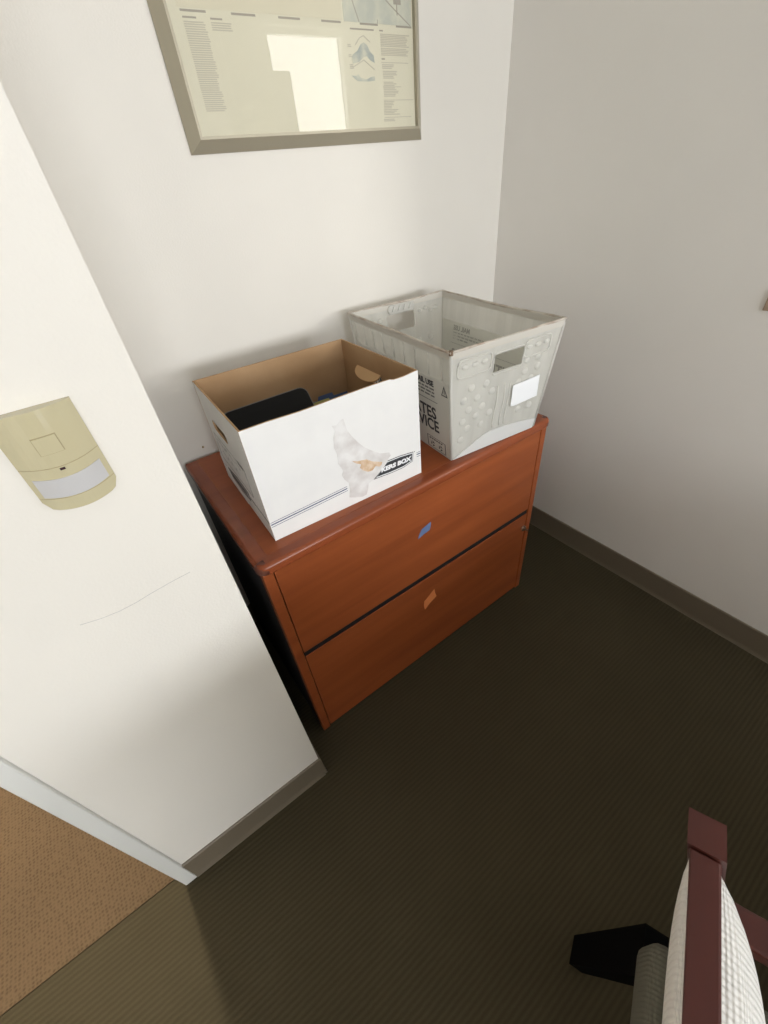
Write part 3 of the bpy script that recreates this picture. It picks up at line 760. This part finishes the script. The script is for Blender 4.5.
poly_map('map_area', [(0.32, 1.6215), (0.688, 1.6215), (0.688, 2.10), (0.32, 2.10)], mat('map_field', (0.645, 0.60, 0.455), 0.8), 0.0004)
GL = bpy.data.materials.new('picture_glass'); GL.use_nodes = True
nt = GL.node_tree; nt.nodes.remove(nt.nodes['Principled BSDF'])
tr = nt.nodes.new('ShaderNodeBsdfTransparent'); gs = nt.nodes.new('ShaderNodeBsdfGlossy'); gs.inputs['Roughness'].default_value = 0.0
fz = nt.nodes.new('ShaderNodeFresnel'); fz.inputs[0].default_value = 1.38; mx = nt.nodes.new('ShaderNodeMixShader')
gm = nt.nodes.new('ShaderNodeNewGeometry'); om = nt.nodes.new('ShaderNodeMath'); om.operation = 'SUBTRACT'; om.inputs[0].default_value = 1
ml = nt.nodes.new('ShaderNodeMath'); ml.operation = 'MULTIPLY'
nt.links.new(gm.outputs['Backfacing'], om.inputs[1]); nt.links.new(om.outputs[0], ml.inputs[0]); nt.links.new(fz.outputs[0], ml.inputs[1])
nt.links.new(ml.outputs[0], mx.inputs[0]); nt.links.new(tr.outputs[0], mx.inputs[1]); nt.links.new(gs.outputs[0], mx.inputs[2]); nt.links.new(mx.outputs[0], nt.nodes['Material Output'].inputs[0])
bm = bmesh.new(); box(bm, PL+0.023-(PL+PR)/2, PR-0.023-(PL+PR)/2, -0.0200, -0.0180, 0.023, PZT-PZ-0.023)
link('glass', bm, GL, fr)

# ------------------------------------------------------------------ wall sensor switch
SX0, SX1, SZ0, SZ1 = -0.2070, -0.1290, 1.0735, 1.1885
sn = thing('sensor_switch', 'ivory occupancy sensor wall switch on the near wall beside the doorway', 'switch', ((SX0+SX1)/2, WY, SZ0))
SWd = SX1-SX0; SHt = SZ1-SZ0
def sy(x):     # bowed front: cylinder about a vertical axis
    t = x/(SWd/2); return -0.004 - 0.013*(1-t*t)
def bowed(z0, z1, off, x0=-SWd/2, x1=SWd/2, rnd=0.0, droop=0.0, nx=14, thick=None):
    bm = bmesh.new(); A = []
    zs = [z0, z1]
    cols = []
    for i in range(nx+1):
        x = x0+(x1-x0)*i/nx; t = (x-(x0+x1)/2)/((x1-x0)/2)
        za = z0 - droop*(1-t*t); 
        if rnd:
            e_ = max(0, abs(t)*(x1-x0)/2 - ((x1-x0)/2-rnd)); za += rnd-math.sqrt(max(rnd*rnd-e_*e_, 0))
        y = sy(x)-off; yb = 0.0 if thick is None else y+thick
        cols.append([bm.verts.new((x, y, za)), bm.verts.new((x, y, z1 - (droop*(1-t*t) if thick is not None else 0))), bm.verts.new((x, yb, z1 - (droop*(1-t*t) if thick is not None else 0))), bm.verts.new((x, yb, za))])
    for a, b in zip(cols, cols[1:]):
        for j in range(4): bm.faces.new((a[j], b[j], b[(j+1) % 4], a[(j+1) % 4]))
    bm.faces.new(cols[0]); bm.faces.new(cols[-1][::-1])
    return bm
bm = bowed(0.004, SHt, 0, rnd=0.010, droop=0.005)
bmesh.ops.bevel(bm, geom=[e for e in bm.edges if e.calc_face_angle(0) > 0.8 and all(v.co.y < -0.001 for v in e.verts)], offset=0.0025, segments=3, affect='EDGES')
link('plate', bm, BEIGE, sn)
bm = bowed(0.020, 0.0435, 0.0007, x0=-0.0335, x1=0.0335, droop=0.004, thick=0.002)
link('lens', bm, LENS, sn)
bm = bowed(0.0565, 0.0573, 0.0003, droop=0.004, thick=0.001); link('seam', bm, BEIGED, sn)
bm = bowed(0.0188, 0.0194, 0.0003, droop=0.004, thick=0.001); link('seam', bm, BEIGED, sn)
bm = bowed(0.069, 0.088, 0.0016, x0=-0.011, x1=0.0105, droop=0.0, nx=4, thick=0.003)
bmesh.ops.bevel(bm, geom=[e for e in bm.edges if e.calc_face_angle(0) > 0.8], offset=0.0008, segments=2, affect='EDGES')
link('button', bm, BEIGE, sn)
bm = bowed(0.0682, 0.0888, 0.0002, x0=-0.0118, x1=0.0113, nx=4, thick=0.001); link('button_seam', bm, BEIGED, sn)
link('indicator', B(-0.0035, 0.0015, -0.0179, -0.016, 0.0485, 0.0510), mat('led_slot', (0.03, 0.008, 0.012), 0.3), sn)

# a faint rub mark and a chip in the paint of the near wall
bm = bmesh.new(); pts = [(-0.2603, 0.9016), (-0.237, 0.8955), (-0.2132, 0.8926), (-0.19, 0.8935), (-0.1703, 0.8963), (-0.14, 0.8992), (-0.11, 0.9005)]
tube(bm, [(x, WY+0.0001, z) for x, z in pts], 0.0004, 5)
struct('wall_scuff', bm, PENCIL)

# small plate at the edge of the right wall and a screw left in the back wall
pt = thing('wall_plate', 'small tan plate on the bare grey wall beyond the tote', 'plate', (RX, -0.885, 1.01))
link('plate', B(-0.006, 0, -0.035, 0.035, 0.0, 0.045, bev=0.002), mat('plate_tan', (0.40, 0.29, 0.21), 0.5), pt)
bm = bmesh.new(); bmesh.ops.create_cone(bm, cap_ends=True, segments=12, radius1=0.0032, radius2=0.0022, depth=0.003, matrix=Matrix.Translation((0.0625, -0.0015, 0.7745)) @ Matrix.Rotation(PI/2, 4, 'X'))
sc_ = link('screw', bm, mat('brass_screw', (0.30, 0.21, 0.08), 0.4), None)
sc_['label'] = 'tiny brown screw head in back wall left of the cardboard box'; sc_['category'] = 'screw'

# ------------------------------------------------------------------ unseen desk, added to shade the lower cabinet and floor
dk = thing('shade_desk', 'unseen mahogany pedestal desk added to shade the lower cabinet and floor', 'desk', (0.54, -2.38, 0))
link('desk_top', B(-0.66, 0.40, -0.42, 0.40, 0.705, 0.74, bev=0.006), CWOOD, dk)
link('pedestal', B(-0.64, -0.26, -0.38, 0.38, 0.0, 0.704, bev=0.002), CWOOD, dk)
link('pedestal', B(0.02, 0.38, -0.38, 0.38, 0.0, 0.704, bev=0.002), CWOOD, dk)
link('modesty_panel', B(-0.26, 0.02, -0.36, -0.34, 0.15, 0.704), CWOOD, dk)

# ------------------------------------------------------------------ chair at the lower right
ch = thing('upholstered_chair', 'mahogany framed chair with white woven back pads at the lower right', 'chair', (0.216, -1.26, 0), math.atan2(-0.38, -0.925))
# local x = along the back (away from the cabinet), local y: front of the chair is +y here -> check: rot maps y to (0.38,-0.925)
CWd = 0.56
def yb(z): return (0.80-z)*0.31       # the back leans slightly
def bar(bm, sec, pts, bev=0.003):
    """square bar: list of (x,y,z,hx,hy)"""
    rings = [[bm.verts.new((x+sx*hx, y+sy_*hy, z)) for sx, sy_ in ((-1, -1), (1, -1), (1, 1), (-1, 1))] for x, y, z, hx, hy in pts]
    for A, Bq in zip(rings, rings[1:]):
        for k in range(4): bm.faces.new((A[k], A[(k+1) % 4], Bq[(k+1) % 4], Bq[k]))
    bm.faces.new(rings[0][::-1]); bm.faces.new(rings[-1])
    if bev: bmesh.ops.bevel(bm, geom=[e for e in bm.edges if e.calc_face_angle(0) > 0.8], offset=bev, segments=2, affect='EDGES')
for cx in (0.0175, CWd-0.0175):
    bm = bmesh.new(); bar(bm, 0, [(cx, yb(0.44), 0.44, 0.0165, 0.015), (cx, 0, 0.802, 0.0170, 0.0162)])
    link('back_post', bm, CWOOD, ch)
bm = box_bm = B(0.0360, CWd-0.036, -0.0135, 0.0125, 0.772, 0.7995, bev=0.002)
for v in bm.verts: v.co.y += yb(v.co.z)
link('top_rail', bm, CWOOD, ch)
link('lower_rail', B(0.0350, CWd-0.035, 0.10, 0.124, 0.47, 0.50, bev=0.002), CWOOD, ch)
def pad(side, B0, y0, xi0, xi1, z0, z1, ex=6):
    bm = bmesh.new(); nx, nz = 40, 30; g = []
    for i in range(nx+1):
        col = []
        for j in range(nz+1):
            u = -1+2*i/nx; v = -1+2*j/nz
            h = B0*max(0, 1-abs(u)**ex)**0.6*max(0, 1-abs(v)**3.2)**0.6
            col.append(bm.verts.new((xi0+(xi1-xi0)*i/nx, y0+side*h+yb(z0+(z1-z0)*j/nz), z0+(z1-z0)*j/nz)))
        g.append(col)
    for i in range(nx):
        for j in range(nz): bm.faces.new((g[i][j], g[i+1][j], g[i+1][j+1], g[i][j+1]))
    ed = [e for e in bm.edges if e.is_boundary]
    r = bmesh.ops.extrude_edge_only(bm, edges=ed)
    vs = [v for v in r['geom'] if isinstance(v, bmesh.types.BMVert)]
    for v in vs: v.co.y -= side*0.004
    bmesh.ops.contextual_create(bm, geom=[e for e in r['geom'] if isinstance(e, bmesh.types.BMEdge)])
    return bm
link('back_cushion', pad(1, 0.042, 0.0125, 0.036, CWd-0.036, 0.49, 0.785), FAB, ch, smooth=True)
link('back_cushion', pad(-1, 0.017, -0.0135, 0.036, CWd-0.036, 0.49, 0.785), FAB, ch, smooth=True)
for cx in (0.0175, CWd-0.0175):
    bm = bmesh.new()
    box(bm, cx-0.019, cx+0.019, 0.062, 0.44, 0.605, 0.632, bev=0.004)
    arm = link('armrest', bm, CWOOD, ch)
    bm = bmesh.new(); bar(bm, 0, [(cx, 0.42, 0.0, 0.014, 0.014), (cx, 0.41, 0.608, 0.017, 0.017)]); link('leg', bm, CWOOD, ch)
link('seat_cushion', B(0.034, CWd-0.034, 0.050, 0.47, 0.375, 0.462, bev=0.018, seg=4), FABS, ch, smooth=True)
link('seat_frame', B(0.060, CWd-0.060, 0.085, 0.45, 0.335, 0.380, bev=0.002), CWOOD, ch)
for cx, s in ((0.030, -1), (CWd-0.030, 1)):
    bm = bmesh.new(); bar(bm, 0, [(cx-s*-0.0+s*0.004, 0.037, 0.0, 0.025, 0.013), (cx-s*0.006, 0.078, 0.372, 0.034, 0.016)])
    link('leg', bm, CLEG, ch, label='black rear leg')
